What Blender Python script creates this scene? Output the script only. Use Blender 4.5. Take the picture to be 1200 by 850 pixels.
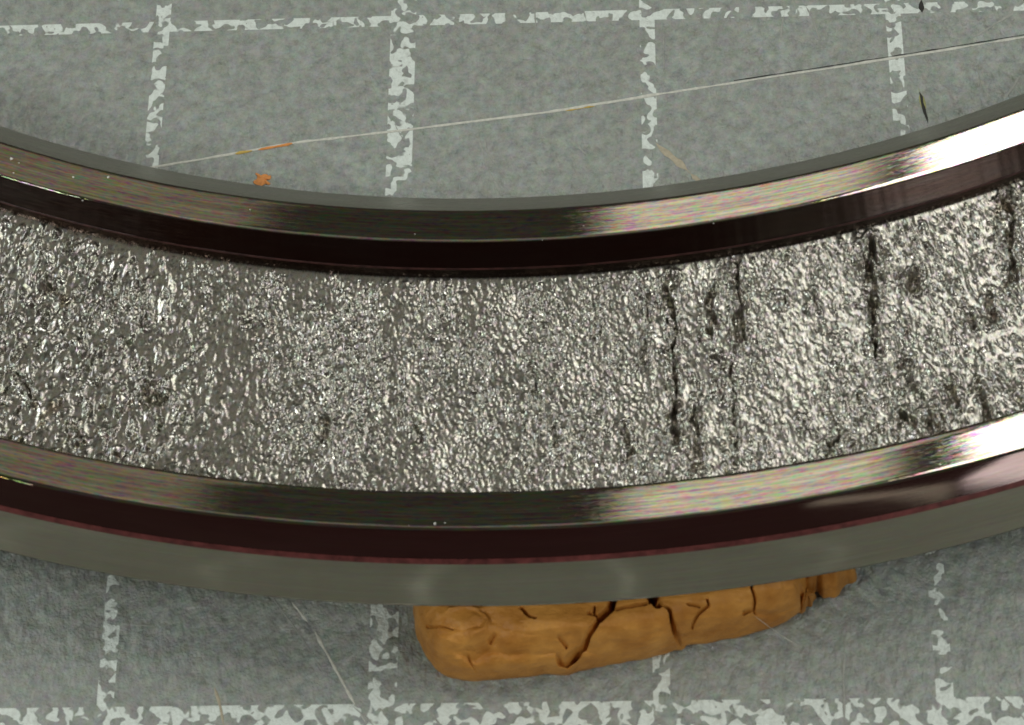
import bpy, math
import numpy as np

CM = 0.01
rng = np.random.default_rng(7)
for o in list(bpy.data.objects):
    bpy.data.objects.remove(o)
SC = bpy.context.scene
COL = SC.collection

# ------------------------------------------------------------------ camera
FPX = 2974.3866                       # focal length in photo pixels (photo 1200 x 850)
CAMP = np.array([0.9319, -6.0734, 8.5733])      # cm
CAMR = (27.5627, 2.9757, 0.3717)
cd = bpy.data.cameras.new('camera')
cam = bpy.data.objects.new('camera', cd)
COL.objects.link(cam)
cam.location = CAMP * CM
cam.rotation_euler = [math.radians(a) for a in CAMR]
cd.sensor_width = 36
cd.lens = FPX / 1200 * 36
cd.clip_start = 0.005
cd.clip_end = 20
cd.dof.use_dof = True
cd.dof.focus_distance = 0.1045
cd.dof.aperture_fstop = 220
SC.camera = cam

# ------------------------------------------------------------------ world and lamps
w = bpy.data.worlds.new('World')
SC.world = w
w.use_nodes = True
nt = w.node_tree
nt.nodes.clear()
wo = nt.nodes.new('ShaderNodeOutputWorld')
bg = nt.nodes.new('ShaderNodeBackground')
tc = nt.nodes.new('ShaderNodeTexCoord')
sx = nt.nodes.new('ShaderNodeSeparateXYZ')
mr = nt.nodes.new('ShaderNodeMapRange')
mx = nt.nodes.new('ShaderNodeMix')
mx.data_type = 'RGBA'
nt.links.new(tc.outputs['Generated'], sx.inputs[0])
nt.links.new(sx.outputs['Y'], mr.inputs['Value'])
mr.inputs['From Min'].default_value = -1.0
mr.inputs['From Max'].default_value = -0.1
nt.links.new(mr.outputs[0], mx.inputs['Factor'])
mx.inputs['A'].default_value = (0.042, 0.020, 0.019, 1)     # room behind the photographer, dark red
mx.inputs['B'].default_value = (0.050, 0.050, 0.040, 1)     # dim room on the far side
nt.links.new(mx.outputs['Result'], bg.inputs['Color'])
bg.inputs['Strength'].default_value = 1.0
nt.links.new(bg.outputs[0], wo.inputs[0])


def lamp(name, pos, target, sx_, sy_, radiance, color=(1, 1, 1), spread=180):
    """area lamp, cm; radiance is what a mirror would show"""
    d = bpy.data.lights.new(name, 'AREA')
    d.shape = 'RECTANGLE'
    d.size = sx_ * CM
    d.size_y = sy_ * CM
    d.energy = radiance * math.pi * (sx_ * CM) * (sy_ * CM)
    d.color = color
    o = bpy.data.objects.new(name, d)
    COL.objects.link(o)
    p = np.array(pos, float) * CM
    t = np.array(target, float) * CM
    o.location = p
    z = p - t
    z /= np.linalg.norm(z)
    x = np.cross([0, 1, 0.0], z) if abs(z[1]) < 0.99 else np.array([1.0, 0, 0])
    x /= np.linalg.norm(x)
    y = np.cross(z, x)
    from mathutils import Matrix
    o.rotation_euler = Matrix(((x[0], y[0], z[0]), (x[1], y[1], z[1]), (x[2], y[2], z[2]))).to_euler()
    return o


AIM = (0.5, -1.5, 0.4)
lamp('ceiling_lamp', (3.9, 27, 51), AIM, 7.0, 24, 0.95, (1, 0.95, 0.84))
lamp('window_light', (15.6, 25, 52), AIM, 11.5, 36, 5.4, (1, 0.99, 0.96))
lamp('fill_panel', (0, 10, 60), AIM, 36, 15, 0.18, (1, 0.97, 0.88))  # added unseen panel, gives the raceway a mid grey to reflect
lamp('side_lamp', (-24.5, 26, 48), AIM, 30, 34, 0.22, (1.0, 0.90, 0.72))
lamp('near_fill', (-44, -30, 54), AIM, 15, 13, 23.0, (0.97, 1.0, 0.97))  # added fill from the near side, lifts the mat before the ring
lamp('near_fill', (46, -26, 54), AIM, 15, 13, 17.0, (0.97, 1.0, 0.98))  # second added near-side fill, on the right
lamp('low_lamp', (24.6, -55.5, 16.5), (1.85, -2.4, 0.6), 2.9, 12, 0.42, (0.95, 1.0, 0.80))
lamp('low_window', (36.0, -49, 15.5), (2.1, -2.4, 0.6), 11, 12, 1.7, (1.0, 0.98, 1.0))
lamp('left_fill', (-62, 22, 30), AIM, 18, 24, 8.5, (0.94, 0.98, 1.0))  # added light from the left, for mat brightness and raceway glints
lamp('right_fill', (58, 14, 40), AIM, 18, 22, 5.0, (1, 0.98, 0.93))  # added fill from the right to keep the mat bright

SC.render.engine = 'CYCLES'
SC.view_settings.view_transform = 'Standard'
SC.view_settings.look = 'None'
SC.view_settings.exposure = 0.0
SC.view_settings.gamma = 1.0
SC.cycles.filter_width = 1.6


# ------------------------------------------------------------------ helpers
def tag(o, label=None, cat=None, group=None, kind=None):
    if label: o['label'] = label
    if cat: o['category'] = cat
    if group: o['group'] = group
    if kind: o['kind'] = kind
    return o


def mesh_obj(name, verts, faces, mat, parent=None, uv=None, smooth=True, attrs=None):
    """verts in cm (n,3), faces list/array, uv per vertex (n,2)"""
    verts = np.asarray(verts, np.float64) * CM
    me = bpy.data.meshes.new(name)
    if isinstance(faces, np.ndarray):
        nf, k = faces.shape
        me.vertices.add(len(verts))
        me.vertices.foreach_set('co', verts.astype(np.float32).ravel())
        me.loops.add(nf * k)
        me.loops.foreach_set('vertex_index', faces.astype(np.int32).ravel())
        me.polygons.add(nf)
        me.polygons.foreach_set('loop_start', np.arange(0, nf * k, k, dtype=np.int32))
        me.update(calc_edges=True)
    else:
        me.from_pydata([tuple(v) for v in verts], [], faces)
    if uv is not None:
        li = np.empty(len(me.loops), np.int32)
        me.loops.foreach_get('vertex_index', li)
        lay = me.uv_layers.new(name='UVMap')
        lay.data.foreach_set('uv', np.asarray(uv, np.float32)[li].ravel())
    if attrs:
        for an, av in attrs.items():
            a = me.attributes.new(an, 'FLOAT', 'POINT')
            a.data.foreach_set('value', np.asarray(av, np.float32))
    me.validate()
    if smooth:
        me.polygons.foreach_set('use_smooth', np.ones(len(me.polygons), bool))
    me.materials.append(mat)
    o = bpy.data.objects.new(name, me)
    COL.objects.link(o)
    if parent: o.parent = parent
    return o


def grid_faces(nu, nv, closed=False):
    i = np.arange(nu if closed else nu - 1)
    j = np.arange(nv - 1)
    I, J = np.meshgrid(i, j, indexing='ij')
    I2 = (I + 1) % nu
    return np.stack([I * nv + J, I2 * nv + J, I2 * nv + J + 1, I * nv + J + 1], -1).reshape(-1, 4)


def rotm(rx, ry, rz):
    a = math.radians
    cx, s1, cy, s2, cz, s3 = math.cos(a(rx)), math.sin(a(rx)), math.cos(a(ry)), math.sin(a(ry)), math.cos(a(rz)), math.sin(a(rz))
    return np.array([[cz, -s3, 0], [s3, cz, 0], [0, 0, 1]]) @ np.array([[cy, 0, s2], [0, 1, 0], [-s2, 0, cy]]) @ np.array([[1, 0, 0], [0, cx, -s1], [0, s1, cx]])


RC = rotm(*CAMR)


def at(px, py, z=0.0):
    """place in cm, at height z, measured from the photograph"""
    d = RC @ np.array([(px - 600) / FPX, -(py - 425) / FPX, -1.0])
    t = (z - CAMP[2]) / d[2]
    return CAMP + d * t


class N:
    """small node helper"""
    def __init__(s, name):
        s.m = bpy.data.materials.new(name)
        s.m.use_nodes = True
        s.t = s.m.node_tree
        s.b = s.t.nodes['Principled BSDF']
        s.out = s.t.nodes['Material Output']

    def n(s, typ, **kw):
        nd = s.t.nodes.new(typ)
        for k, v in kw.items():
            setattr(nd, k, v)
        return nd

    def put(s, sock, v):
        if isinstance(v, bpy.types.NodeSocket):
            s.t.links.new(v, sock)
        elif v is not None:
            sock.default_value = v

    def math(s, op, a, b=None, c=None):
        nd = s.n('ShaderNodeMath', operation=op)
        s.put(nd.inputs[0], a)
        if b is not None: s.put(nd.inputs[1], b)
        if c is not None: s.put(nd.inputs[2], c)
        return nd.outputs[0]

    def mapping(s, vec, scale=(1, 1, 1), loc=(0, 0, 0), rot=(0, 0, 0)):
        nd = s.n('ShaderNodeMapping')
        s.put(nd.inputs['Vector'], vec)
        nd.inputs['Scale'].default_value = scale
        nd.inputs['Location'].default_value = loc
        nd.inputs['Rotation'].default_value = rot
        return nd.outputs[0]

    def noise(s, vec, scale=1.0, detail=2.0, rough=0.5, dist=0.0, col=False):
        nd = s.n('ShaderNodeTexNoise')
        s.put(nd.inputs['Vector'], vec)
        nd.inputs['Scale'].default_value = scale
        nd.inputs['Detail'].default_value = detail
        nd.inputs['Roughness'].default_value = rough
        nd.inputs['Distortion'].default_value = dist
        return nd.outputs['Color' if col else 'Fac']

    def ramp(s, v, lo, hi, a=0.0, b=1.0):
        nd = s.n('ShaderNodeMapRange')
        s.put(nd.inputs['Value'], v)
        nd.inputs['From Min'].default_value = lo
        nd.inputs['From Max'].default_value = hi
        s.put(nd.inputs['To Min'], a)
        s.put(nd.inputs['To Max'], b)
        return nd.outputs[0]

    def mix(s, f, a, b, mode='MIX'):
        nd = s.n('ShaderNodeMix', data_type='RGBA', blend_type=mode)
        s.put(nd.inputs['Factor'], f)
        s.put(nd.inputs['A'], a if isinstance(a, bpy.types.NodeSocket) else (*a, 1))
        s.put(nd.inputs['B'], b if isinstance(b, bpy.types.NodeSocket) else (*b, 1))
        return nd.outputs['Result']

    def bump(s, h, strength, dist_cm, normal=None):
        nd = s.n('ShaderNodeBump')
        s.put(nd.inputs['Height'], h)
        nd.inputs['Strength'].default_value = strength
        nd.inputs['Distance'].default_value = dist_cm * CM
        if normal is not None: s.put(nd.inputs['Normal'], normal)
        return nd.outputs[0]

    def set(s, **kw):
        for k, v in kw.items():
            k = k.replace('_', ' ')
            if isinstance(v, tuple) and len(v) == 3 and k != 'Normal': v = (*v, 1)
            s.put(s.b.inputs[k], v)
        return s


# ------------------------------------------------------------------ materials
def brushed(name, col, rough, aniso, streak, hue=0.10, refl_tint=None, bump=0.25, grime=0.0):
    m = N(name)
    uv = m.n('ShaderNodeTexCoord').outputs['UV']
    s1 = m.noise(m.mapping(uv, (2.2, 130, 1)), 1, 3, 0.65)
    s2 = m.noise(m.mapping(uv, (9, 330, 1), (4, 1, 0)), 1, 2, 0.6)
    s3 = m.noise(m.mapping(uv, (0.8, 28, 1), (9, 3, 0)), 1, 2, 0.6)
    hsp = m.noise(m.mapping(uv, (16, 120, 1), (2, 7, 0)), 1, 3, 0.8, col=True)
    sat = m.n('ShaderNodeHueSaturation')
    sat.inputs['Saturation'].default_value = 2.2
    m.put(sat.inputs['Color'], hsp)
    hsp = sat.outputs[0]
    c = m.mix(m.ramp(s1, 0.3, 0.7), tuple(x * (1 - streak) for x in col), tuple(min(1, x * (1 + streak)) for x in col))
    c = m.mix(m.ramp(s3, 0.3, 0.7, 0, 0.5), c, tuple(x * (1 - 0.8 * streak) for x in col))
    # fine coloured sparkle of the lathe marks
    tint = m.mix(1.0, hsp, (2.0, 2.0, 2.0), 'MULTIPLY')
    c = m.mix(hue, c, m.mix(1.0, c, tint, 'MULTIPLY'))
    if refl_tint is not None:
        big = m.noise(m.mapping(uv, (1.2, 5, 1), (3, 5, 0)), 1, 4, 0.6)
        c = m.mix(m.ramp(big, 0.38, 0.66, 0.1, 0.75), c, refl_tint)  # reflected red mixed into the colour in patches
    t = m.n('ShaderNodeTangent', direction_type='RADIAL', axis='Z')
    h = m.math('ADD', m.math('MULTIPLY', s1, 0.6), m.math('MULTIPLY', s2, 0.5))
    r = m.ramp(s2, 0.3, 0.7, rough * 0.75, rough * 1.3)
    m.set(Base_Color=c, Metallic=1.0, Roughness=r, Anisotropic=aniso, Anisotropic_Rotation=0.25, Tangent=t.outputs[0], Normal=m.bump(h, bump, 0.0015))
    return m.m


M_land = brushed('turned_steel', (0.53, 0.475, 0.385), 0.048, 1.0, 0.38, 0.60, bump=0.10)
M_body = brushed('ring_steel', (0.42, 0.40, 0.35), 0.30, 0.5, 0.12, 0.10)
M_should = brushed('darkened_steel', (0.12, 0.105, 0.09), 0.20, 0.8, 0.25, 0.10, refl_tint=(0.10, 0.05, 0.035))  # dark reflection on the shoulder put into the colour, with a red tint
M_bevel = brushed('red_tinted_steel', (0.40, 0.33, 0.30), 0.06, 0.95, 0.14, 0.10, refl_tint=(0.28, 0.19, 0.17), bump=0.06)  # dark red reflection of the surroundings partly tinted into the colour
M_wall = brushed('wall_steel', (0.40, 0.37, 0.30), 0.14, 0.4, 0.10, 0.12, bump=0.12)


def spalled():
    m = N('spalled_steel')
    uv = m.n('ShaderNodeTexCoord').outputs['UV']
    a = m.n('ShaderNodeAttribute', attribute_name='dull').outputs['Fac']
    st = m.n('ShaderNodeAttribute', attribute_name='stain_shade').outputs['Fac']
    n1 = m.noise(m.mapping(uv, (75, 42, 1)), 1, 3, 0.6)
    n2 = m.noise(m.mapping(uv, (170, 110, 1), (5, 2, 0)), 1, 2, 0.6)
    n3 = m.noise(m.mapping(uv, (30, 14, 1), (1, 8, 0)), 1, 3, 0.6)
    c = m.mix(m.ramp(n3, 0.3, 0.7), (0.28, 0.266, 0.22), (0.40, 0.385, 0.33))
    c = m.mix(m.ramp(n1, 0.35, 0.7, 0, 0.3), c, m.noise(m.mapping(uv, (60, 50, 1)), 1, 2, 0.5, col=True))
    c = m.mix(m.math('MULTIPLY', st, 0.8), c, (0.20, 0.13, 0.06))
    r = m.math('ADD', m.ramp(n1, 0.3, 0.7, 0.19, 0.33), m.math('MULTIPLY', a, 0.02))
    h = m.math('ADD', n1, m.math('MULTIPLY', n2, 0.25))
    m.set(Base_Color=c, Metallic=0.92, Roughness=r, Normal=m.bump(h, 0.07, 0.006))
    return m.m


M_spall = spalled()


def mat_material():
    m = N('mat_vinyl')
    g = m.n('ShaderNodeTexCoord').outputs['Object']
    p = m.mapping(g, (100, 100, 100))
    sep = m.n('ShaderNodeSeparateXYZ')
    m.put(sep.inputs[0], p)
    X, Y = sep.outputs[0], sep.outputs[1]

    def line(v, off, hw, per):
        u = m.math('SUBTRACT', v, off)
        if per:
            u = m.math('SUBTRACT', u, m.math('MULTIPLY', m.math('ROUND', m.math('DIVIDE', u, per)), per))
        return m.math('LESS_THAN', m.math('ABSOLUTE', u), hw)
    # printed grid: thin lines each centimetre, wide line each fifth
    ln = m.math('MAXIMUM', line(X, 0, 0.031, 1), line(Y, 0, 0.026, 1))
    ln = m.math('MAXIMUM', ln, line(X, 0, 0.052, 5))
    ln = m.math('MAXIMUM', ln, line(Y, -3.02, 0.058, 5))
    n1 = m.noise(m.mapping(p, (21, 20, 20)), 1, 1.3, 0.4, 0.5)
    n2 = m.noise(m.mapping(p, (1.8, 1.8, 1.8)), 1, 1, 0.5)
    keep = m.ramp(m.math('ADD', n1, m.math('MULTIPLY', m.math('SUBTRACT', n2, 0.5), 0.22)), 0.485, 0.515)
    ink = m.math('MULTIPLY', ln, keep)
    # vinyl
    v1 = m.noise(p, 19, 5, 0.74)
    v2 = m.noise(p, 3.2, 3, 0.6)
    hue = m.noise(p, 26, 4, 0.75, col=True)
    base = m.mix(m.ramp(v1, 0.36, 0.64), (0.248, 0.276, 0.248), (0.405, 0.436, 0.392))
    base = m.mix(0.30, base, m.mix(1.0, base, m.mix(1.0, hue, (2, 2, 2), 'MULTIPLY'), 'MULTIPLY'))
    base = m.mix(m.ramp(v2, 0.35, 0.7, 0, 0.35), base, (0.26, 0.255, 0.215))
    # pale scuffs
    sc = m.noise(m.mapping(p, (2.5, 14, 1), (3, 1, 0), (0, 0, 0.9)), 1, 4, 0.7)
    base = m.mix(m.ramp(sc, 0.60, 0.78, 0, 0.35), base, (0.42, 0.43, 0.38))
    wear = m.noise(p, 40, 3, 0.6)
    c = m.mix(m.math('MULTIPLY', ink, m.ramp(wear, 0.3, 0.55, 0.72, 1.0)), base, (0.78, 0.85, 0.78))
    peb = m.noise(m.mapping(p, (23, 15, 20), (7, 7, 0)), 1, 1.6, 0.5)
    fine = m.noise(p, 90, 2, 0.5)
    h = m.math('ADD', peb, m.math('MULTIPLY', fine, 0.25))
    nrm = m.bump(h, 1.0, 0.024)
    nrm = m.bump(ink, 0.5, 0.003, nrm)
    m.set(Base_Color=c, Roughness=m.ramp(v1, 0.3, 0.7, 0.25, 0.42), Normal=nrm)
    return m.m


M_mat = mat_material()


def simple(name, col, rough=0.6, var=0.15, scale=60, metal=0.0, bump=0.3, spec=0.5):
    m = N(name)
    p = m.mapping(m.n('ShaderNodeTexCoord').outputs['Object'], (100, 100, 100))
    n = m.noise(p, scale, 3, 0.6)
    c = m.mix(m.ramp(n, 0.3, 0.7), tuple(x * (1 - var) for x in col), tuple(x * (1 + var) for x in col))
    m.set(Base_Color=c, Roughness=rough, Metallic=metal, Normal=m.bump(n, bump, 0.004))
    m.b.inputs['Specular IOR Level'].default_value = spec
    return m.m


def clay_mat(name, k=1.0):
    m = N(name)
    p = m.mapping(m.n('ShaderNodeTexCoord').outputs['Object'], (100, 100, 100))
    a = m.noise(p, 9, 4, 0.6)
    b = m.noise(m.mapping(p, (8, 40, 30), (0, 0, 0), (0, 0, 0.12)), 1, 4, 0.65)
    c = m.mix(m.ramp(a, 0.32, 0.68), (0.46 * k, 0.185 * k, 0.028 * k), (0.70 * k, 0.335 * k, 0.070 * k))
    c = m.mix(m.ramp(b, 0.45, 0.75, 0, 0.4), c, (0.42 * k, 0.17 * k, 0.032 * k))
    f = m.noise(p, 120, 2, 0.6)
    h = m.math('ADD', m.math('MULTIPLY', a, 1.2), m.math('ADD', m.math('MULTIPLY', b, 0.5), m.math('MULTIPLY', f, 0.15)))
    m.set(Base_Color=c, Roughness=0.47, Normal=m.bump(h, 0.8, 0.014))
    m.b.inputs['Specular IOR Level'].default_value = 0.35
    return m.m


M_red = simple('red_line', (0.13, 0.035, 0.032), 0.35, 0.5, 25)
M_reddim = simple('dark_red_line', (0.055, 0.018, 0.015), 0.4, 0.6, 25)
M_clay = clay_mat('clay')
M_clay2 = clay_mat('clay_dark', 0.85)
M_white = simple('white_burr', (0.62, 0.62, 0.54), 0.6)
M_tan = simple('tan_scuff', (0.44, 0.39, 0.28), 0.6)
M_faint = simple('faint_scratch', (0.34, 0.35, 0.31), 0.5)
M_dark = simple('dark_cut', (0.03, 0.03, 0.025), 0.8)
M_yel = simple('yellow_residue', (0.34, 0.34, 0.14), 0.7)
M_orange = simple('orange_residue', (0.75, 0.30, 0.08), 0.7)
M_ochre = simple('ochre_residue', (0.60, 0.42, 0.10), 0.7)
M_dust = simple('dust', (0.75, 0.74, 0.68), 0.8)
M_table = simple('table_wood', (0.22, 0.15, 0.09), 0.5, 0.25, 1.5)


# ------------------------------------------------------------------ table and cutting mat
def rounded_slab(name, x0, x1, y0, y1, z0, z1, rad, bev, mat, parent=None):
    ring = []
    for cx, cy, a0 in ((x1 - rad, y1 - rad, 0), (x0 + rad, y1 - rad, 90), (x0 + rad, y0 + rad, 180), (x1 - rad, y0 + rad, 270)):
        for k in range(9):
            a = math.radians(a0 + k * 90 / 8)
            ring.append((cx, cy, math.cos(a), math.sin(a)))
    n = len(ring)
    vs = []
    for (z, inset) in ((z0, 0), (z1 - bev, 0), (z1 - bev * 0.3, bev * 0.3), (z1, bev)):
        for cx, cy, ca, sa in ring:
            vs.append((cx + (rad - inset) * ca, cy + (rad - inset) * sa, z))
    fs = []
    for l in range(3):
        for i in range(n):
            j = (i + 1) % n
            fs.append((l * n + i, l * n + j, (l + 1) * n + j, (l + 1) * n + i))
    fs.append(tuple(range(3 * n, 4 * n)))
    fs.append(tuple(reversed(range(n))))
    return mesh_obj(name, vs, fs, mat, parent, smooth=False)


tag(rounded_slab('table_top', -60, 60, -45, 60, -3.3, -0.3, 2, 0.2, M_table), kind='structure')
mat = rounded_slab('cutting_mat', -13.5, 16.5, -8.5, 13.5, -0.298, 0.0, 0.8, 0.04, M_mat)
tag(mat, 'grey cutting mat with a worn white printed grid under the steel ring', 'cutting mat')


def strand(name, pts, wid, hgt, mat_, parent=None, jit=0.0, seg=0.02, z=0.0, taper=True, brk=0.0, var=0.45):
    """thin raised ridge (half-round) laid along a line; pts in cm"""
    pts = np.array(pts, float)
    if pts.shape[1] == 2: pts = np.c_[pts, np.full(len(pts), z)]
    L = np.r_[0, np.cumsum(np.linalg.norm(np.diff(pts, axis=0), axis=1))]
    n = max(4, int(L[-1] / seg))
    s = np.linspace(0, L[-1], n)
    P = np.stack([np.interp(s, L, pts[:, k]) for k in range(3)], 1)
    T = np.gradient(P, axis=0)
    T /= np.linalg.norm(T, axis=1)[:, None]
    S = np.stack([-T[:, 1], T[:, 0], 0 * T[:, 0]], 1)
    k = np.convolve(rng.normal(size=n + 8), np.ones(3) / 3, 'same')[4:-4]
    P = P + S * (k * jit)[:, None]
    k2 = np.clip(1 + var * np.convolve(rng.normal(size=n + 8), np.ones(2) / 1.5, 'same')[4:-4], 0.25, 2)
    if brk: k2 = np.where(k2 < brk, 0.08, k2)
    if taper:
        e = np.minimum(s, L[-1] - s) / (0.15 * L[-1] + 1e-6)
        k2 = k2 * np.clip(e, 0.05, 1)
    V = []
    for a in np.linspace(0, math.pi, 5):
        V.append(P + S * (math.cos(a) * wid / 2 * k2)[:, None] + np.array([0, 0, 1]) * (math.sin(a) * hgt * k2 + 0.0008)[:, None])
    V = np.stack(V, 1).reshape(-1, 3)
    return mesh_obj(name, V, grid_faces(n, 5), mat_, parent)


def pxl(pts, z=0.0):
    return [at(x, y, z) for x, y in pts]


# long cut across the mat
strand('cut_mark', pxl([(150, 201), (230, 188), (340, 168), (480, 152), (640, 132), (770, 111), (960, 82), (1100, 60), (1215, 41)]), 0.0115, 0.0025, M_white, mat, 0.0010, taper=False, var=0.22, seg=0.03)
strand('cut_mark', pxl([(860, 94.7), (960, 79.6), (1100, 57.6), (1215, 38.6)]), 0.004, 0.001, M_dark, mat, 0.0006, taper=False, var=0.3)
strand('colour_residue', pxl([(272, 181), (300, 176)]), 0.012, 0.0045, M_ochre, mat, 0.003)
strand('colour_residue', pxl([(300, 176), (345, 167.5)]), 0.012, 0.0045, M_orange, mat, 0.003, brk=0.7)
strand('colour_residue', pxl([(662, 130), (697, 124.5)]), 0.009, 0.0045, M_ochre, mat, 0.002)
# groups of faint hair scratches
r3 = np.random.default_rng(21)
for k in range(46):
    x, y = r3.uniform(0, 1200), (r3.uniform(5, 210) if k % 2 else r3.uniform(650, 845))
    a = r3.normal(1.1, 0.5) if k % 3 else r3.uniform(0, 3.1)
    L_ = r3.uniform(12, 60)
    q = [(x, y), (x + L_ * math.cos(a) * 0.5 + r3.normal() * 2, y + L_ * math.sin(a) * 0.5), (x + L_ * math.cos(a), y + L_ * math.sin(a))]
    strand('scuff_mark', pxl(q), r3.uniform(0.003, 0.007), 0.0008, M_faint, mat, 0.001, brk=0.7)
# smaller cuts and scuffs
strand('scuff_mark', pxl([(768, 168), (795, 192), (824, 216)]), 0.030, 0.002, M_tan, mat, 0.004, brk=0.4)
strand('cut_mark', pxl([(1074, 98), (1080, 118), (1087, 143)]), 0.014, 0.001, M_yel, mat, 0.003, brk=1.0)
strand('cut_mark', pxl([(1078, 108), (1082, 124), (1086, 145)]), 0.014, 0.0035, M_dark, mat, 0.005)
strand('cut_mark', pxl([(1079, 0), (1080, 15)]), 0.014, 0.0035, M_dark, mat, 0.003)
strand('scuff_mark', pxl([(1178, 116), (1196, 88)]), 0.010, 0.001, M_faint, mat, 0.002)
strand('scuff_mark', pxl([(1140, 44), (1190, 14)]), 0.008, 0.001, M_faint, mat, 0.002)
strand('scuff_mark', pxl([(560, 155), (572, 200), (590, 232)]), 0.008, 0.001, M_faint, mat, 0.003)
strand('scuff_mark', pxl([(626, 10), (628, 40)]), 0.010, 0.001, M_faint, mat, 0.002)
strand('scuff_mark', pxl([(330, 690), (370, 742), (408, 812), (430, 850)]), 0.008, 0.002, M_white, mat, 0.001, brk=0.8)
strand('scuff_mark', pxl([(312, 690), (345, 735), (382, 792)]), 0.006, 0.001, M_faint, mat, 0.001)
strand('scuff_mark', pxl([(990, 745), (988, 800), (990, 850)]), 0.006, 0.001, M_faint, mat, 0.001)
strand('scuff_mark', pxl([(252, 805), (262, 850)]), 0.010, 0.0015, M_tan, mat, 0.002)

# ------------------------------------------------------------------ the ring
ring = bpy.data.objects.new('bearing_ring', None)
COL.objects.link(ring)
TILT = 0.025
RCX, RCY = 0.415, 3.741
ring.location = (RCX * CM, RCY * CM, 0)
ring.rotation_euler = (-math.atan(TILT), 0, 0)
tag(ring, 'large steel bearing ring with a pitted, flaking raceway lying on the cutting mat', 'bearing ring')
rA, rB, rC, rD, rE, rF, rG, rH = 4.943, 5.056, 5.191, 5.264, 6.195, 6.343, 6.422, 6.498
zT, zA, zD, zG, zH, zBot = 0.51, 0.42, 0.41, 0.42, 0.22, 0.15


def angles(fine_step_deg, coarse_deg, half=27):
    f = np.arange(-90 - half, -90 + half, fine_step_deg)
    c = np.arange(-90 + half, 270 - half - 1e-6, coarse_deg)
    return np.radians(np.r_[f, c])


def revolve(name, prof, mat_, fine=0.12, coarse=0.5, wob=0.0, half=27):
    prof = np.array(prof, float)
    th = angles(fine, coarse, half)
    s = np.r_[0, np.cumsum(np.linalg.norm(np.diff(prof, axis=0), axis=1))]
    T, S = np.meshgrid(th, s, indexing='ij')
    Rr = np.broadcast_to(prof[:, 0], T.shape).copy()
    Z = np.broadcast_to(prof[:, 1], T.shape).copy()
    if wob:
        for k in range(6):
            f = 20 * 2.1 ** k
            a = wob / (k + 1)
            Rr += a * np.sin(T * round(f) + k * 1.7)
    V = np.stack([Rr * np.cos(T), Rr * np.sin(T), Z], -1).reshape(-1, 3)
    uv = np.stack([(T + math.pi) * 5.8, S + prof[0, 0]], -1).reshape(-1, 2)
    F = grid_faces(len(th), len(prof), True)[:, ::-1]
    return mesh_obj(name, V, F, mat_, ring, uv)


b = 0.007
# bore, chamfers and underside
revolve('ring_body', [(rH - 0.03, zH - 0.004), (rH - 0.075, zBot), (rH - 0.09, zBot), (rA + 0.05, zBot), (rA, zBot + 0.05), (rA, zA - 0.01), (rA + 0.002, zA),
                      (rA + 0.006, zA + 0.006), (rB - 0.006, zT - 0.005), (rB - 0.001, zT - 0.001)], M_body)
revolve('inner_land', [(rB - 0.001, zT - 0.001), (rB + 0.004, zT), (rB + 0.02, zT), (rC - 0.02, zT), (rC - 0.003, zT), (rC, zT - 0.0018)], M_land, wob=0.0006)
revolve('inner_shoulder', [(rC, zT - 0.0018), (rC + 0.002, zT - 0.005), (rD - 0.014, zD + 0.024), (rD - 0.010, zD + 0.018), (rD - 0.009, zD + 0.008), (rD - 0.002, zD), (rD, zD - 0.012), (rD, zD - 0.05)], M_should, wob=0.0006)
revolve('edge_line', [(rD - 0.0112, zD + 0.0205), (rD - 0.0082, zD + 0.0185), (rD - 0.0075, zD + 0.014)], M_reddim)  # thin dark red strip along the inner shoulder
revolve('outer_land', [(rE - 0.002, zBot + 0.02), (rE - 0.002, zT - 0.008), (rE + 0.001, zT - 0.002), (rE + b, zT), (rE + 0.03, zT), (rF - 0.02, zT), (rF - 0.002, zT), (rF, zT - 0.0018)], M_land, wob=0.0008)
revolve('outer_bevel', [(rF, zT - 0.0018), (rF + 0.002, zT - 0.0045), (rF + 0.03, zT - 0.040), (rG - 0.012, zG + 0.012), (rG - 0.005, zG + 0.004)], M_bevel)
revolve('edge_line', [(rG - 0.009, zG + 0.011), (rG - 0.005, zG + 0.0065), (rG - 0.0005, zG - 0.0005), (rG + 0.0035, zG - 0.007)], M_red)  # thin red strip along the bevel edge
revolve('outer_wall', [(rG - 0.005, zG + 0.004), (rG - 0.001, zG - 0.002), (rG + 0.002, zG - 0.008), (rG + 0.04, zG - 0.1), (rH - 0.004, zH + 0.01), (rH, zH + 0.003), (rH - 0.004, zH), (rH - 0.03, zH - 0.004)], M_wall)


# ---- raceway with real pits and flakes
def band(nu, nv, du, dv, lu, lv, seed, bw=0.55):
    """random field with wavelengths about lu x lv (cm)"""
    r = np.random.default_rng(seed)
    F = np.fft.rfft2(r.normal(size=(nu, nv)))
    fu = np.fft.fftfreq(nu, du)[:, None] * lu
    fv = np.fft.rfftfreq(nv, dv)[None, :] * lv
    k = np.sqrt(fu ** 2 + fv ** 2) + 1e-6
    F = F * np.exp(-(np.log(k) / bw) ** 2)
    x = np.fft.irfft2(F, s=(nu, nv))
    return x / x.std()


def low(nu, nv, du, dv, lu, lv, seed):
    r = np.random.default_rng(seed)
    F = np.fft.rfft2(r.normal(size=(nu, nv)))
    fu = np.fft.fftfreq(nu, du)[:, None] * lu
    fv = np.fft.rfftfreq(nv, dv)[None, :] * lv
    x = np.fft.irfft2(F * np.exp(-(fu ** 2 + fv ** 2)), s=(nu, nv))
    return x / x.std()


def sstep(x, a, b_):
    t = np.clip((x - a) / (b_ - a), 0, 1)
    return t * t * (3 - 2 * t)


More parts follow.
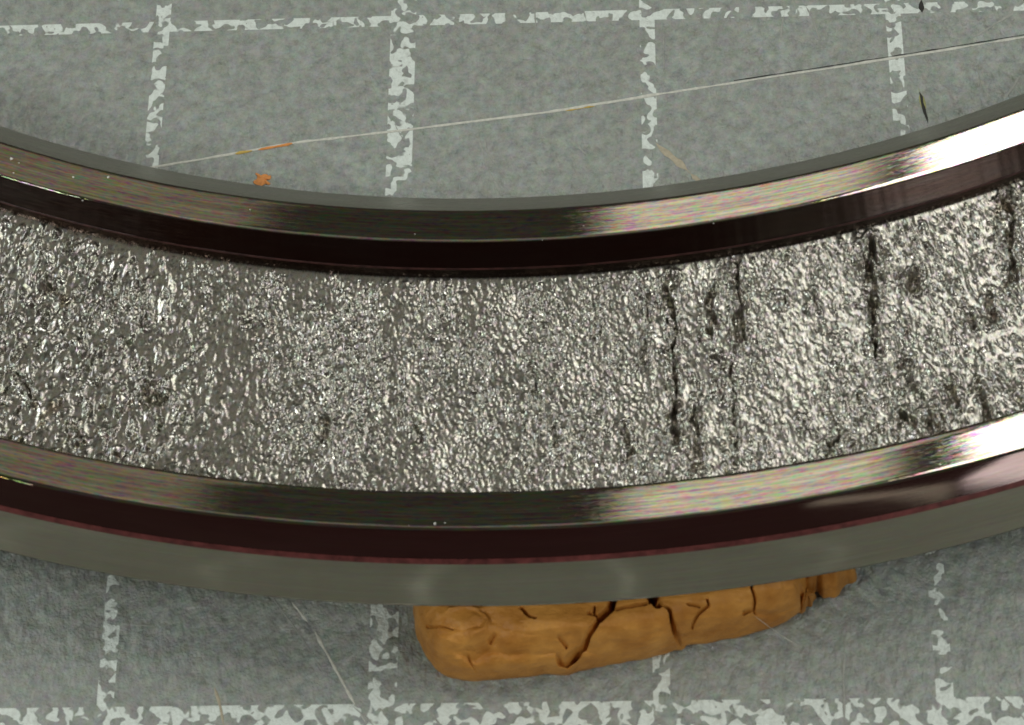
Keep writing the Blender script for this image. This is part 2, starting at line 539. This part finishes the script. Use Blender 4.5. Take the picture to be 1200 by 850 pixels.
def facets(U, V, lu, lv, slope, step, seed, warp=None):
    """broken-crystal relief: irregular cells, each a small tilted plane"""
    x = U / lu
    y = V / lv
    if warp is not None:
        x = x + warp[0]
        y = y + warp[1]
    ix = np.floor(x).astype(int)
    iy = np.floor(y).astype(int)
    x0, y0 = ix.min() - 2, iy.min() - 2
    nx, ny = ix.max() - x0 + 3, iy.max() - y0 + 3
    r = np.random.default_rng(seed)
    jx, jy = r.random((nx, ny)), r.random((nx, ny))
    tx, ty, of = r.normal(size=(nx, ny)) * slope, r.normal(size=(nx, ny)) * slope, r.normal(size=(nx, ny)) * step
    best = np.full(x.shape, 1e9)
    out = np.zeros(x.shape)
    for a in (-1, 0, 1):
        for b2 in (-1, 0, 1):
            cx, cy = ix + a - x0, iy + b2 - y0
            dx = x - (ix + a + jx[cx, cy])
            dy = y - (iy + b2 + jy[cx, cy])
            d = dx * dx + dy * dy
            m_ = d < best
            hgt = tx[cx, cy] * dx * lu + ty[cx, cy] * dy * lv + of[cx, cy]
            out = np.where(m_, hgt, out)
            best = np.where(m_, d, best)
    return out


def floor_z(r):
    t = (r - rD) / (rE - rD)
    return 0.372 - 0.112 * t + 0.008 * (2 * t - 1) ** 2


def race_sector(th, rr, detail):
    nu, nv = len(th), len(rr)
    T, Rr = np.meshgrid(th, rr, indexing='ij')
    du = (th[1] - th[0]) * 5.75
    dv = rr[1] - rr[0]
    # where each place shows in the photograph, to copy the distribution of damage
    lx = Rr * np.cos(T)
    ly = Rr * np.sin(T)
    wx, wy, wz = RCX + lx, RCY + ly * 1.0, floor_z(Rr) - TILT * ly
    q = (np.stack([wx, wy, wz], -1) - CAMP) @ RC
    PX = 600 + FPX * q[..., 0] / -q[..., 2]
    PY = 425 - FPX * q[..., 1] / -q[..., 2]
    f0 = band(nu, nv, du, dv, 0.018, 0.034, 1)
    f0b = band(nu, nv, du, dv, 0.026, 0.045, 21, 0.4)
    f1 = band(nu, nv, du, dv, 0.042, 0.080, 2)
    f2 = band(nu, nv, du, dv, 0.085, 0.17, 3)
    f3 = band(nu, nv, du, dv, 0.09, 0.55, 4)
    f4 = low(nu, nv, du, dv, 0.35, 0.5, 5)
    m1 = low(nu, nv, du, dv, 0.25, 0.35, 6)
    m2 = low(nu, nv, du, dv, 0.2, 0.5, 8)
    left = 1 - sstep(PX + 35 * m1 + 25 * m2 + 30 * (PY < 400), 90, 300)
    right = sstep(PX + 25 * m1, 740, 860)
    smooth_r = np.exp(-((PX - 925) / 62) ** 2 - ((PY - 430) / 85) ** 2)
    far_r = sstep(PX, 1030, 1120)
    mid = np.clip(1 - left - right, 0, 1)
    calm = np.exp(-((PX + 20 * m1 - 265) / 90) ** 2 - ((PY - 460) / 100) ** 2)
    fB = band(nu, nv, du, dv, 0.052, 0.080, 41, 0.35)
    fE = band(nu, nv, du, dv, 0.065, 0.10, 61, 0.32)
    fP = band(nu, nv, du, dv, 0.042, 0.115, 71, 0.5)
    fC = band(nu, nv, du, dv, 0.030, 0.048, 42, 0.35)
    fD = band(nu, nv, du, dv, 0.045, 0.10, 43, 0.40)
    U = T * 5.75
    w1 = (0.22 * f0b, 0.22 * f0b)
    F1 = facets(U, Rr, 0.013, 0.018, 0.36, 0.0004, 51, w1)
    F2 = facets(U, Rr, 0.028, 0.044, 0.28, 0.0007, 52, (0.20 * f1, 0.20 * fC))
    F3 = facets(U, Rr, 0.055, 0.095, 0.20, 0.0016, 53, (0.22 * f1, 0.22 * f2))
    # rounded nodules in clusters on the left
    clus = 0.40 + 0.60 * sstep(m2, -0.7, 0.5)
    bl = np.clip(0.85 * fE + 0.4 * fB + 0.15 * fC - 0.15, 0, 1.8)
    on = sstep(bl, 0.05, 0.5)
    h = left * (clus * (0.0125 * bl + 0.0016 * np.clip(fC - 0.2, 0, 2) + on * (0.48 * F1 + 0.45 * F2)) + 0.05 * F1 + 0.08 * F2 + 0.0026 * f2 + 0.10 * F3 - 0.018 * np.clip(0.8 * fP + 0.15 * f0b + 0.6 * f2 - 1.25, 0, 1.6))
    # fine broken relief in the middle, in clumps
    amp = (0.28 + 0.72 * sstep(m2 + 0.45 * f2, -0.8, 1.6))
    h += mid * amp * (1 - 0.55 * calm) * (0.66 * F1 + 0.42 * F2 + 0.10 * F3 + 0.0060 * np.clip(fB + 0.4 * m2 - 1.1, 0, 1.5) - 0.0030 * np.clip(fD - 1.1, 0, 1.5)) + mid * (0.08 * F1 + 0.0003 * f3 + 0.05 * F3)
    # chunky pits and radial furrows on the right
    cr = right * (1 - 0.70 * smooth_r) * (0.45 + 0.55 * sstep(m2, -0.8, 0.6))
    pitR = np.clip(0.8 * fP + 0.45 * fB * sstep(m1, -1, 1) + 0.25 * f0b + 0.35 * f2 - 1.15 + 0.35 * smooth_r - 0.3 * far_r, 0, 1.6)
    blR = np.clip(fE + 0.3 * fC + 0.35 * m2 - 1.0, 0, 1.8)
    onR = sstep(blR, 0.05, 0.6)
    h += cr * (0.0070 * blR - 0.0120 * pitR + onR * (0.60 * F1 + 0.30 * F2) + (1 - 0.5 * onR) * 0.15 * F1 + 0.06 * F3 + 0.0005 * f2
               + 0.0030 * np.clip(fC - 1.0, 0, 1.6) + 0.0016 * np.clip(f0b - 1.0, 0, 1.6) - 0.008 * np.clip(f3 + 0.3 * f1 - 1.7, 0, 1.6) - 0.0045 * np.clip(fD - 1.5, 0, 1.5))
    h += right * (0.16 * F1 * (0.3 + 0.7 * sstep(m2, -0.8, 0.8)) + 0.02 * F2) * (1 - 0.6 * far_r) + right * smooth_r * (0.16 * F1 + 0.0004 * f1)
    h += far_r * 0.0012 * np.clip(fC, 0, 2)
    h += 0.0022 * f4
    # pits everywhere, few
    h -= 0.006 * np.clip(band(nu, nv, du, dv, 0.05, 0.08, 11) - 2.1, 0, 1.2) * (1 - 0.6 * calm)
    pit = np.zeros_like(h)
    stain_shade = np.zeros_like(h)

    def trench(pts, wpx, depth, rag=0.5):
        nonlocal h, stain_shade
        pts = np.array(pts, float)
        best = np.full(h.shape, 1e9)
        WX = PX + 0.8 * f1 + 2.2 * f2 + 1.0 * fC + 0.6 * f0b
        for k in range(len(pts) - 1):
            a_, b2 = pts[k], pts[k + 1]
            d = b2 - a_
            t = np.clip(((WX - a_[0]) * d[0] + (PY - a_[1]) * d[1]) / (d @ d), 0, 1)
            best = np.minimum(best, np.hypot(WX - a_[0] - t * d[0], PY - a_[1] - t * d[1]))
        ww = 0.9 * wpx * (0.25 + 0.75 * sstep(f4 + 0.45 * f2 + 0.25 * fC, -1.3, 0.9))
        k = sstep(1 - best / ww, 0, 0.9)
        h -= 1.0 * depth * k * (0.45 + 0.55 * sstep(fP, -1.0, 0.6))
        h += depth * 0.22 * np.exp(-((best - ww - 3) / 3.5) ** 2) * (1 + 0.6 * fC)
        if depth > 0.024: stain_shade = np.maximum(stain_shade, 0.22 * k)  # deep trenches also darkened in the colour, as shade inside them
    for pts, wpx, dep in [
        ([(784, 330), (788, 400), (792, 470), (790, 520)], 8, 0.040),
        ([(862, 305), (866, 360), (868, 400)], 7, 0.034), ([(858, 430), (862, 500), (860, 548)], 4, 0.026),
        ([(1020, 285), (1022, 340), (1026, 425)], 8, 0.045), ([(1180, 215), (1186, 300), (1188, 330)], 7, 0.035),
        ([(815, 470), (818, 550)], 9, 0.030), ([(840, 420), (846, 470)], 5, 0.026), ([(835, 340), (832, 395)], 6, 0.03),
        ([(1064, 425), (1063, 452)], 8, 0.035), ([(1058, 490), (1072, 500)], 7, 0.035), ([(1160, 350), (1162, 378)], 7, 0.03),
        ([(972, 525), (983, 512)], 9, 0.04), ([(940, 495), (944, 505)], 6, 0.03), ([(951, 345), (958, 365)], 4, 0.025),
        ([(1070, 328), (1073, 340)], 9, 0.035), ([(914, 352), (918, 357)], 5, 0.028), ([(1115, 455), (1122, 478)], 7, 0.03),
        ([(1150, 460), (1158, 500)], 7, 0.03), ([(1135, 375), (1140, 385)], 7, 0.03), ([(1095, 490), (1094, 505)], 6, 0.03),
        ([(285, 380), (296, 382)], 3, 0.03), ([(308, 372), (312, 388)], 3, 0.02), ([(376, 488), (380, 515)], 8, 0.030),
        ([(403, 360), (405, 372)], 5, 0.022), ([(395, 320), (398, 345)], 4, 0.018), ([(350, 555), (352, 562)], 4, 0.02),
        ([(172, 455), (178, 472)], 8, 0.03), ([(60, 330), (66, 350)], 8, 0.03), ([(164, 345), (170, 385)], 4, 0.025),
        ([(128, 330), (134, 375)], 4, 0.025), ([(20, 440), (40, 470)], 9, 0.03), ([(88, 500), (94, 515)], 7, 0.028),
        ([(490, 505), (492, 520)], 4, 0.02), ([(700, 360), (703, 400)], 4, 0.014), ([(735, 500), (738, 540)], 6, 0.025),
        ([(560, 395), (562, 420)], 3, 0.014), ([(625, 430), (626, 470)], 4, 0.016), ([(652, 500), (656, 540)], 4, 0.018),
        ([(520, 330), (522, 380)], 3, 0.012), ([(470, 440), (471, 500)], 3, 0.012), ([(758, 350), (756, 430)], 5, 0.02),
    ]:
        trench(pts, wpx, dep)
    # raised nodules
    for x, y, sx_, sy_, a in [(170, 462, 11, 17, .03), (320, 350, 8, 10, .018), (1032, 327, 6, 7, .030), (850, 335, 8, 12, .025),
                              (312, 402, 16, 12, .014), (60, 385, 14, 20, .022), (50, 480, 13, 16, .022), (150, 335, 7, 18, .02), (196, 360, 7, 26, .02),
                              (100, 300, 10, 12, .02), (20, 300, 14, 14, .02), (1118, 335, 8, 9, .02), (1100, 400, 9, 12, .02), (1148, 310, 9, 12, .02)]:
        h += a * np.exp(-((PX - x) / sx_) ** 2 - ((PY - y) / sy_) ** 2) * (0.7 + 0.2 * f1) * 0.55
    for x, y, s_ in [(176, 470, 11), (45, 490, 10), (305, 385, 14), (1073, 335, 9), (60, 480, 14), (780, 480, 14), (858, 520, 10), (1180, 250, 16), (70, 350, 12)]:
        stain_shade = np.maximum(stain_shade, 0.6 * np.exp(-((PX - x) / s_) ** 2 - ((PY - y) / s_) ** 2) * sstep(f2, -0.6, 0.6))
    # undamaged margins close to both shoulders
    dE = rE - Rr
    dI = Rr - rD
    keep = sstep(dI + 0.02 * m1 * left + 0.006 * f1, 0.006, 0.035) * sstep(dE, 0.0, 0.03)
    h = h * (0.12 + 0.88 * keep)
    Z = floor_z(Rr) + h
    dull = right * (1 - 0.95 * np.maximum(onR * sstep(cr, 0, 0.4), sstep(fC, 0.6, 1.4)))
    Z = np.minimum(Z, 0.402)
    return T, Rr, Z, stain_shade, dull


def race_mesh():
    dth = math.radians(0.0345)
    half = math.radians(25)
    th = np.arange(-math.pi / 2 - half, -math.pi / 2 + half, dth)
    rr = np.linspace(rD - 0.001, rE, 272)
    T, Rr, Z, stain_shade, dull = race_sector(th, rr, 1)
    nu, nv = T.shape
    e = sstep(np.minimum(T - T[0, 0], T[-1, 0] - T), 0, math.radians(0.6))
    Z = floor_z(Rr) * (1 - e) + Z * e
    # small sideways shove so that flakes overhang a little
    V = np.stack([Rr * np.cos(T), Rr * np.sin(T), Z], -1).reshape(-1, 3)
    uv = np.stack([(T + math.pi) * 5.8, Rr], -1).reshape(-1, 2)
    mesh_obj('raceway', V, grid_faces(nu, nv)[:, ::-1], M_spall, ring, uv, attrs={'stain_shade': stain_shade.ravel(), 'dull': dull.ravel()})
    # the rest of the raceway, out of the photograph
    th = np.linspace(th[-1], 1.5 * math.pi - half, 900)
    rr = np.linspace(rD - 0.001, rE, 40)
    T, Rr = np.meshgrid(th, rr, indexing='ij')
    du = (th[1] - th[0]) * 5.75
    hh = 0.007 * band(len(th), 40, du, rr[1] - rr[0], 0.1, 0.18, 31) + 0.004 * band(len(th), 40, du, rr[1] - rr[0], 0.08, 0.5, 32)
    e = sstep(np.minimum(T - th[0], th[-1] - T), 0, 0.02) * sstep(rE - Rr, 0, 0.05) * sstep(Rr - rD, 0, 0.06)
    V = np.stack([Rr * np.cos(T), Rr * np.sin(T), floor_z(Rr) + hh * e], -1).reshape(-1, 3)
    uv = np.stack([(T + math.pi) * 5.8, Rr], -1).reshape(-1, 2)
    mesh_obj('raceway', V, grid_faces(len(th), 40)[:, ::-1], M_spall, ring, uv, attrs={'stain_shade': 0 * hh.ravel(), 'dull': 0 * hh.ravel()})


race_mesh()


# ------------------------------------------------------------------ clay
def poly_dist(P, pts):
    best = np.full(P.shape[:-1], 1e9)
    tt = np.zeros(P.shape[:-1])
    for k in range(len(pts) - 1):
        a_, b2 = np.array(pts[k]), np.array(pts[k + 1])
        d = b2 - a_
        t = np.clip(((P - a_) @ d) / (d @ d), 0, 1)
        dd = np.linalg.norm(P - a_ - t[..., None] * d, axis=-1)
        tt = np.where(dd < best, k + t, tt)
        best = np.minimum(best, dd)
    return best, tt / (len(pts) - 1)


def smooth_closed(P, n):
    P = np.array(P, float)
    m = len(P)
    t = np.linspace(0, m, n, endpoint=False)
    i = np.floor(t).astype(int)
    f = (t - i)[:, None]
    p0, p1, p2, p3 = P[(i - 1) % m], P[i % m], P[(i + 1) % m], P[(i + 2) % m]
    Q = 0.5 * ((2 * p1) + (-p0 + p2) * f + (2 * p0 - 5 * p1 + 4 * p2 - p3) * f * f + (-p0 + 3 * p1 - 3 * p2 + p3) * f ** 3)
    L = np.r_[0, np.cumsum(np.linalg.norm(np.diff(np.r_[Q, Q[:1]], axis=0), axis=1))]
    s = np.linspace(0, L[-1], n, endpoint=False)
    Q = np.r_[Q, Q[:1]]
    return np.stack([np.interp(s, L, Q[:, 0]), np.interp(s, L, Q[:, 1])], 1)


def lump(name, outline_px, spine_px, H, wid, mat_, nu=1100, nv=120, carve=None, rough=0.004, zpx=0.07, seed=3, power=2.4, ragged=0.0, rag_f=60.0):
    O = smooth_closed([at(x, y, zpx)[:2] for x, y in outline_px], nu)
    r = np.random.default_rng(seed)
    if ragged:
        k = np.fft.rfft(r.normal(size=nu))
        fr = np.arange(len(k))
        nn = np.fft.irfft(k * np.exp(-(fr / rag_f) ** 2), nu)
        nn /= nn.std()
        T = np.roll(O, -1, 0) - np.roll(O, 1, 0)
        T /= np.linalg.norm(T, axis=1)[:, None]
        O = O + np.stack([T[:, 1], -T[:, 0]], 1) * (nn * ragged)[:, None]
    S = np.array([at(x, y, zpx)[:2] for x, y in spine_px])
    # nearest spine point
    bd = np.full(nu, 1e9)
    NS = np.zeros((nu, 2))
    for k in range(len(S) - 1):
        d = S[k + 1] - S[k]
        t = np.clip(((O - S[k]) @ d) / (d @ d), 0, 1)
        q = S[k] + t[:, None] * d
        dd = np.linalg.norm(O - q, axis=1)
        m_ = dd < bd
        bd[m_] = dd[m_]
        NS[m_] = q[m_]
    # soften the spine footpoints so rows do not fold
    t = np.linspace(0, 1, nv) ** 1.25
    P = O[:, None, :] + (NS - O)[:, None, :] * t[None, :, None]
    D = bd[:, None] * t[None, :]
    x = np.clip(D / wid, 0, 1)
    Z = H * (1 - (1 - x) ** power) ** (1 / power)
    # outline bulges above a tucked-in foot
    tuck = 0.035 * np.clip(1 - Z / (0.28 * H), 0, 1) ** 2
    nrm = (NS - O) / bd[:, None]
    P = P + nrm[:, None, :] * tuck[..., None]
    env = np.clip(Z / H, 0, 1)
    for k in range(26):
        a = r.uniform(0, 2 * math.pi)
        f = 2 * math.pi / (0.9 * 0.84 ** k)
        Z = Z + env * rough * 1.6 * 0.87 ** k * np.sin((P[..., 0] * math.cos(a) * 0.7 + P[..., 1] * math.sin(a)) * f + r.uniform(0, 6) + 1.5 * np.sin(P[..., 0] * f * 0.37 + k))
    if carve is not None:
        P, Z = carve(P, Z, env)
    V = np.concatenate([P, Z[..., None]], -1)
    base = np.concatenate([V[:, :1, :2] * 0.0 + P[:, :1], np.full((nu, 1, 1), 0.0)], -1)
    # underside
    ctr = np.concatenate([NS[:, None], np.full((nu, 1, 1), 0.001)], -1)
    V = np.concatenate([ctr, base, V], 1)
    V = V.reshape(-1, 3)
    V[:, 2] = np.maximum(V[:, 2], 0.0006)
    o = mesh_obj(name, V - np.array([*V.mean(0)[:2], 0]), grid_faces(nu, nv + 2, True), mat_)
    o.location = (V[:, 0].mean() * CM, V[:, 1].mean() * CM, 0)
    return o


ZC = 0.27


def clay_z(x, y):
    yb = np.interp(x, [484, 560, 720, 800, 900, 945], [745, 797, 777, 757, 735, 712])
    return 0.05 + 0.22 * min(max((yb - y) / 38, 0), 1) ** 0.5


def P2(pts, z=None):
    return [at(x, y, clay_z(x, y) if z is None else z)[:2] for x, y in pts]


def clay_carve(P, Z, env):
    wob = 0.0028 * (np.sin(P[..., 0] * 61 + 2 * np.sin(P[..., 1] * 47)) + np.sin(P[..., 1] * 83 + P[..., 0] * 37))
    W = np.stack([P[..., 0] + wob, P[..., 1] + wob * 0.8], -1)

    def groove(pts, w_, d_, sharp=1.0, z=None, ends=True):
        nonlocal Z
        dist, t = poly_dist(W, P2(pts, z))
        k = np.clip(1 - dist / w_, 0, 1) ** sharp
        Z = Z - d_ * k * np.clip(env * 1.3, 0, 1)
        return dist, t
    # soft folds
    groove([(548, 762), (600, 764), (650, 762), (722, 756)], 0.055, 0.050, 1.2, 0.22)
    groove([(740, 745), (770, 742), (800, 737)], 0.045, 0.010, 1.4, 0.22)
    groove([(505, 736), (540, 740), (562, 736)], 0.040, 0.016, 1.6)
    groove([(540, 786), (556, 766), (580, 748)], 0.050, 0.035, 1.3)
    groove([(566, 716), (578, 730), (600, 742), (680, 744)], 0.040, 0.014, 1.3)
    groove([(640, 752), (690, 748)], 0.04, 0.010, 1.5)
    for x, y, s_, a in [(556, 742, 0.045, .022), (520, 722, 0.05, .012), (560, 722, .03, .008), (650, 735, .09, .012), (530, 775, .03, .012), (700, 772, .06, .014), (620, 775, .08, .010)]:
        c = np.array(at(x, y, ZC)[:2])
        Z = Z + a * env * np.exp(-(np.linalg.norm(P - c, axis=-1) / s_) ** 2)
    for pts, w_, d_ in [([(512, 778), (522, 768), (545, 756), (562, 744)], 0.022, 0.014), ([(735, 765), (760, 752), (790, 738)], 0.012, 0.006), ([(562, 716), (572, 728), (566, 742)], 0.016, 0.010),
                        ([(590, 776), (650, 774), (715, 764)], 0.030, 0.012), ([(800, 724), (860, 722), (920, 714), (934, 704)], 0.014, 0.006), ([(528, 716), (545, 712), (566, 714)], 0.014, 0.010),
                        ([(770, 709), (778, 716), (792, 736)], 0.010, 0.008), ([(690, 735), (700, 742)], 0.012, 0.006), ([(930, 690), (934, 706), (930, 718)], 0.018, 0.012)]:
        groove(pts, w_, -d_, 1.3)
    # blocks sit at slightly different heights each side of the cracks
    d1, t1 = poly_dist(W, P2([(760, 680), (783, 716), (800, 752), (812, 780)]))
    # cracks
    for pts, w_, d_ in [
        ([(722, 690), (719, 703), (715, 714), (704, 725)], 0.015, 0.16),
        ([(704, 725), (694, 737), (684, 752), (674, 762)], 0.010, 0.12),
        ([(676, 760), (664, 772), (656, 786)], 0.014, 0.10),
        ([(762, 690), (766, 702), (772, 709)], 0.019, 0.15),
        ([(770, 706), (784, 716), (790, 733), (798, 746), (800, 756)], 0.009, 0.11),
        ([(722, 715), (735, 711), (752, 711), (766, 705)], 0.008, 0.07),
        ([(611, 714), (618, 721), (626, 727)], 0.008, 0.05),
        ([(692, 718), (699, 722), (704, 729)], 0.007, 0.05), ([(697, 712), (698, 722)], 0.005, 0.04),
        ([(882, 684), (880, 690), (885, 702), (884, 712), (872, 717)], 0.006, 0.05),
        ([(812, 728), (818, 718), (832, 708), (830, 702)], 0.006, 0.04), ([(806, 708), (818, 712)], 0.005, 0.03),
        ([(941, 680), (940, 700), (938, 716), (937, 722)], 0.010, 0.12),
        ([(500, 738), (530, 741)], 0.004, 0.02), ([(573, 748), (580, 742)], 0.008, 0.03),
        ([(884, 716), (910, 716), (928, 712)], 0.006, 0.03),
        ([(548, 765), (556, 785)], 0.006, 0.02), ([(655, 745), (664, 752)], 0.006, 0.03),
    ]:
        groove(pts, w_, d_, 0.75)
    return P, Z


clay = lump('clay_strip',
            [(487, 676), (485, 700), (484, 722), (487, 744), (496, 764), (508, 781), (524, 793), (548, 797), (580, 796), (612, 794), (640, 789), (662, 790), (690, 784), (720, 777),
             (750, 773), (780, 765), (803, 757), (830, 753), (865, 746), (895, 738), (920, 729), (938, 716), (944, 700), (944, 680), (925, 664), (860, 664), (780, 668), (700, 672), (620, 674), (540, 668)],
            [(535, 728), (620, 732), (720, 724), (830, 712), (905, 698)], 0.285, 0.10, M_clay, carve=clay_carve, rough=0.0016, power=2.3, ragged=0.0012)
tag(clay, 'flattened strip of orange brown clay with deep cracks wedged under the steel ring', 'clay')
cr = lump('clay_crumb', [(938, 690), (940, 668), (962, 655), (990, 655), (1004, 667), (1001, 680), (990, 688), (984, 696), (970, 698), (955, 697), (950, 694)],
          [(955, 680), (985, 675)], 0.17, 0.07, M_clay2, 300, 60, None, 0.005, 0.05, 9, 2.0, 0.006, 11.0)
tag(cr, 'rough torn orange clay piece at the right end of the clay strip', 'clay')
cr2 = lump('clay_crumb', [(938, 700), (946, 694), (955, 697), (953, 706), (946, 713), (939, 718), (936, 712)],
           [(944, 703), (946, 706)], 0.10, 0.03, M_clay2, 200, 40, None, 0.003, 0.03, 12, 2.0, 0.004, 9.0)
tag(cr2, 'tiny orange clay piece between the clay strip and its torn end', 'clay')
oc = lump('orange_fleck', [(296, 215), (301, 208), (299, 202), (306, 205), (311, 203), (319, 208), (314, 212), (318, 217), (305, 219)], [(306, 210), (309, 211)], 0.008, 0.02, M_orange, 160, 20, None, 0.0012, 0.0, 4, 1.2, 0.002, 14.0)
tag(oc, 'small orange fleck on the mat at the inner edge of the ring', 'fleck')

# fibre across the clay
p0, p1, p2, p3 = at(884, 722, 0.285), at(896, 731, 0.24), at(915, 745, 0.07), at(936, 757, 0.01)
fb = strand('fibre', [p0, p1, p2, p3], 0.004, 0.004, M_white, None, 0.0005)
tag(fb, 'fine pale fibre lying over the lower edge of the clay strip', 'fibre')

# dust on the ring: uncountable
V, F = [], []
spots = [(11, 181, 2.2), (84, 203, 1.6), (125, 203, 1.6), (20, 186, 1.0), (14, 198, 1.0), (316, 643, 2.0), (95, 231, 1.0), (510, 615, 1.6), (620, 520, 0.8)]
r2 = np.random.default_rng(5)
for _ in range(14):
    x = r2.uniform(0, 1200)
    spots.append((x, 0, r2.uniform(0.4, 0.9)))
for x, y, s in spots:
    if y == 0:
        # on the inner or outer land
        a = math.radians(-90 + (x - 560) / 1200 * 42)
        rad = r2.uniform(rB + 0.01, rC - 0.01) if r2.random() < 0.55 else r2.uniform(rE + 0.01, rF - 0.01)
        p = np.array([RCX + rad * math.cos(a), RCY + rad * math.sin(a), 0])
    else:
        p = at(x, y, 0.66)
    p[2] = zT - TILT * (p[1] - RCY) + 0.0005
    if y == 643:
        continue
    s *= 0.0032
    k = len(V)
    for q in range(6):
        a = q * math.pi / 3
        rr_ = s * r2.uniform(0.6, 1.2)
        V.append(p + [rr_ * math.cos(a), rr_ * math.sin(a), 0])
    V.append(p + [0, 0, s * 0.8])
    for q in range(6):
        F.append((k + q, k + (q + 1) % 6, k + 6))
du = mesh_obj('dust', V, F, M_dust)
tag(du, 'pale dust specks scattered on the turned steel faces of the ring', 'dust', kind='stuff')

# dust and lint lying on the mat: uncountable
V, F = [], []
for _ in range(260):
    x, y = r2.uniform(0, 1200), (r2.uniform(0, 240) if r2.random() < 0.5 else r2.uniform(640, 850))
    p = at(x, y, 0)
    s = r2.uniform(0.0012, 0.0035)
    k = len(V)
    el, an = r2.uniform(1, 3), r2.uniform(0, math.pi)
    for q in range(6):
        a = q * math.pi / 3
        u, v = s * el * math.cos(a), s * math.sin(a) * r2.uniform(0.6, 1.2)
        V.append(p + [u * math.cos(an) - v * math.sin(an), u * math.sin(an) + v * math.cos(an), 0.0005])
    V.append(p + [0, 0, s * 0.6])
    for q in range(6):
        F.append((k + q, k + (q + 1) % 6, k + 6))
dm = mesh_obj('dust', V, F, M_faint)
tag(dm, 'fine pale dust and lint lying on the grey mat', 'dust', kind='stuff')
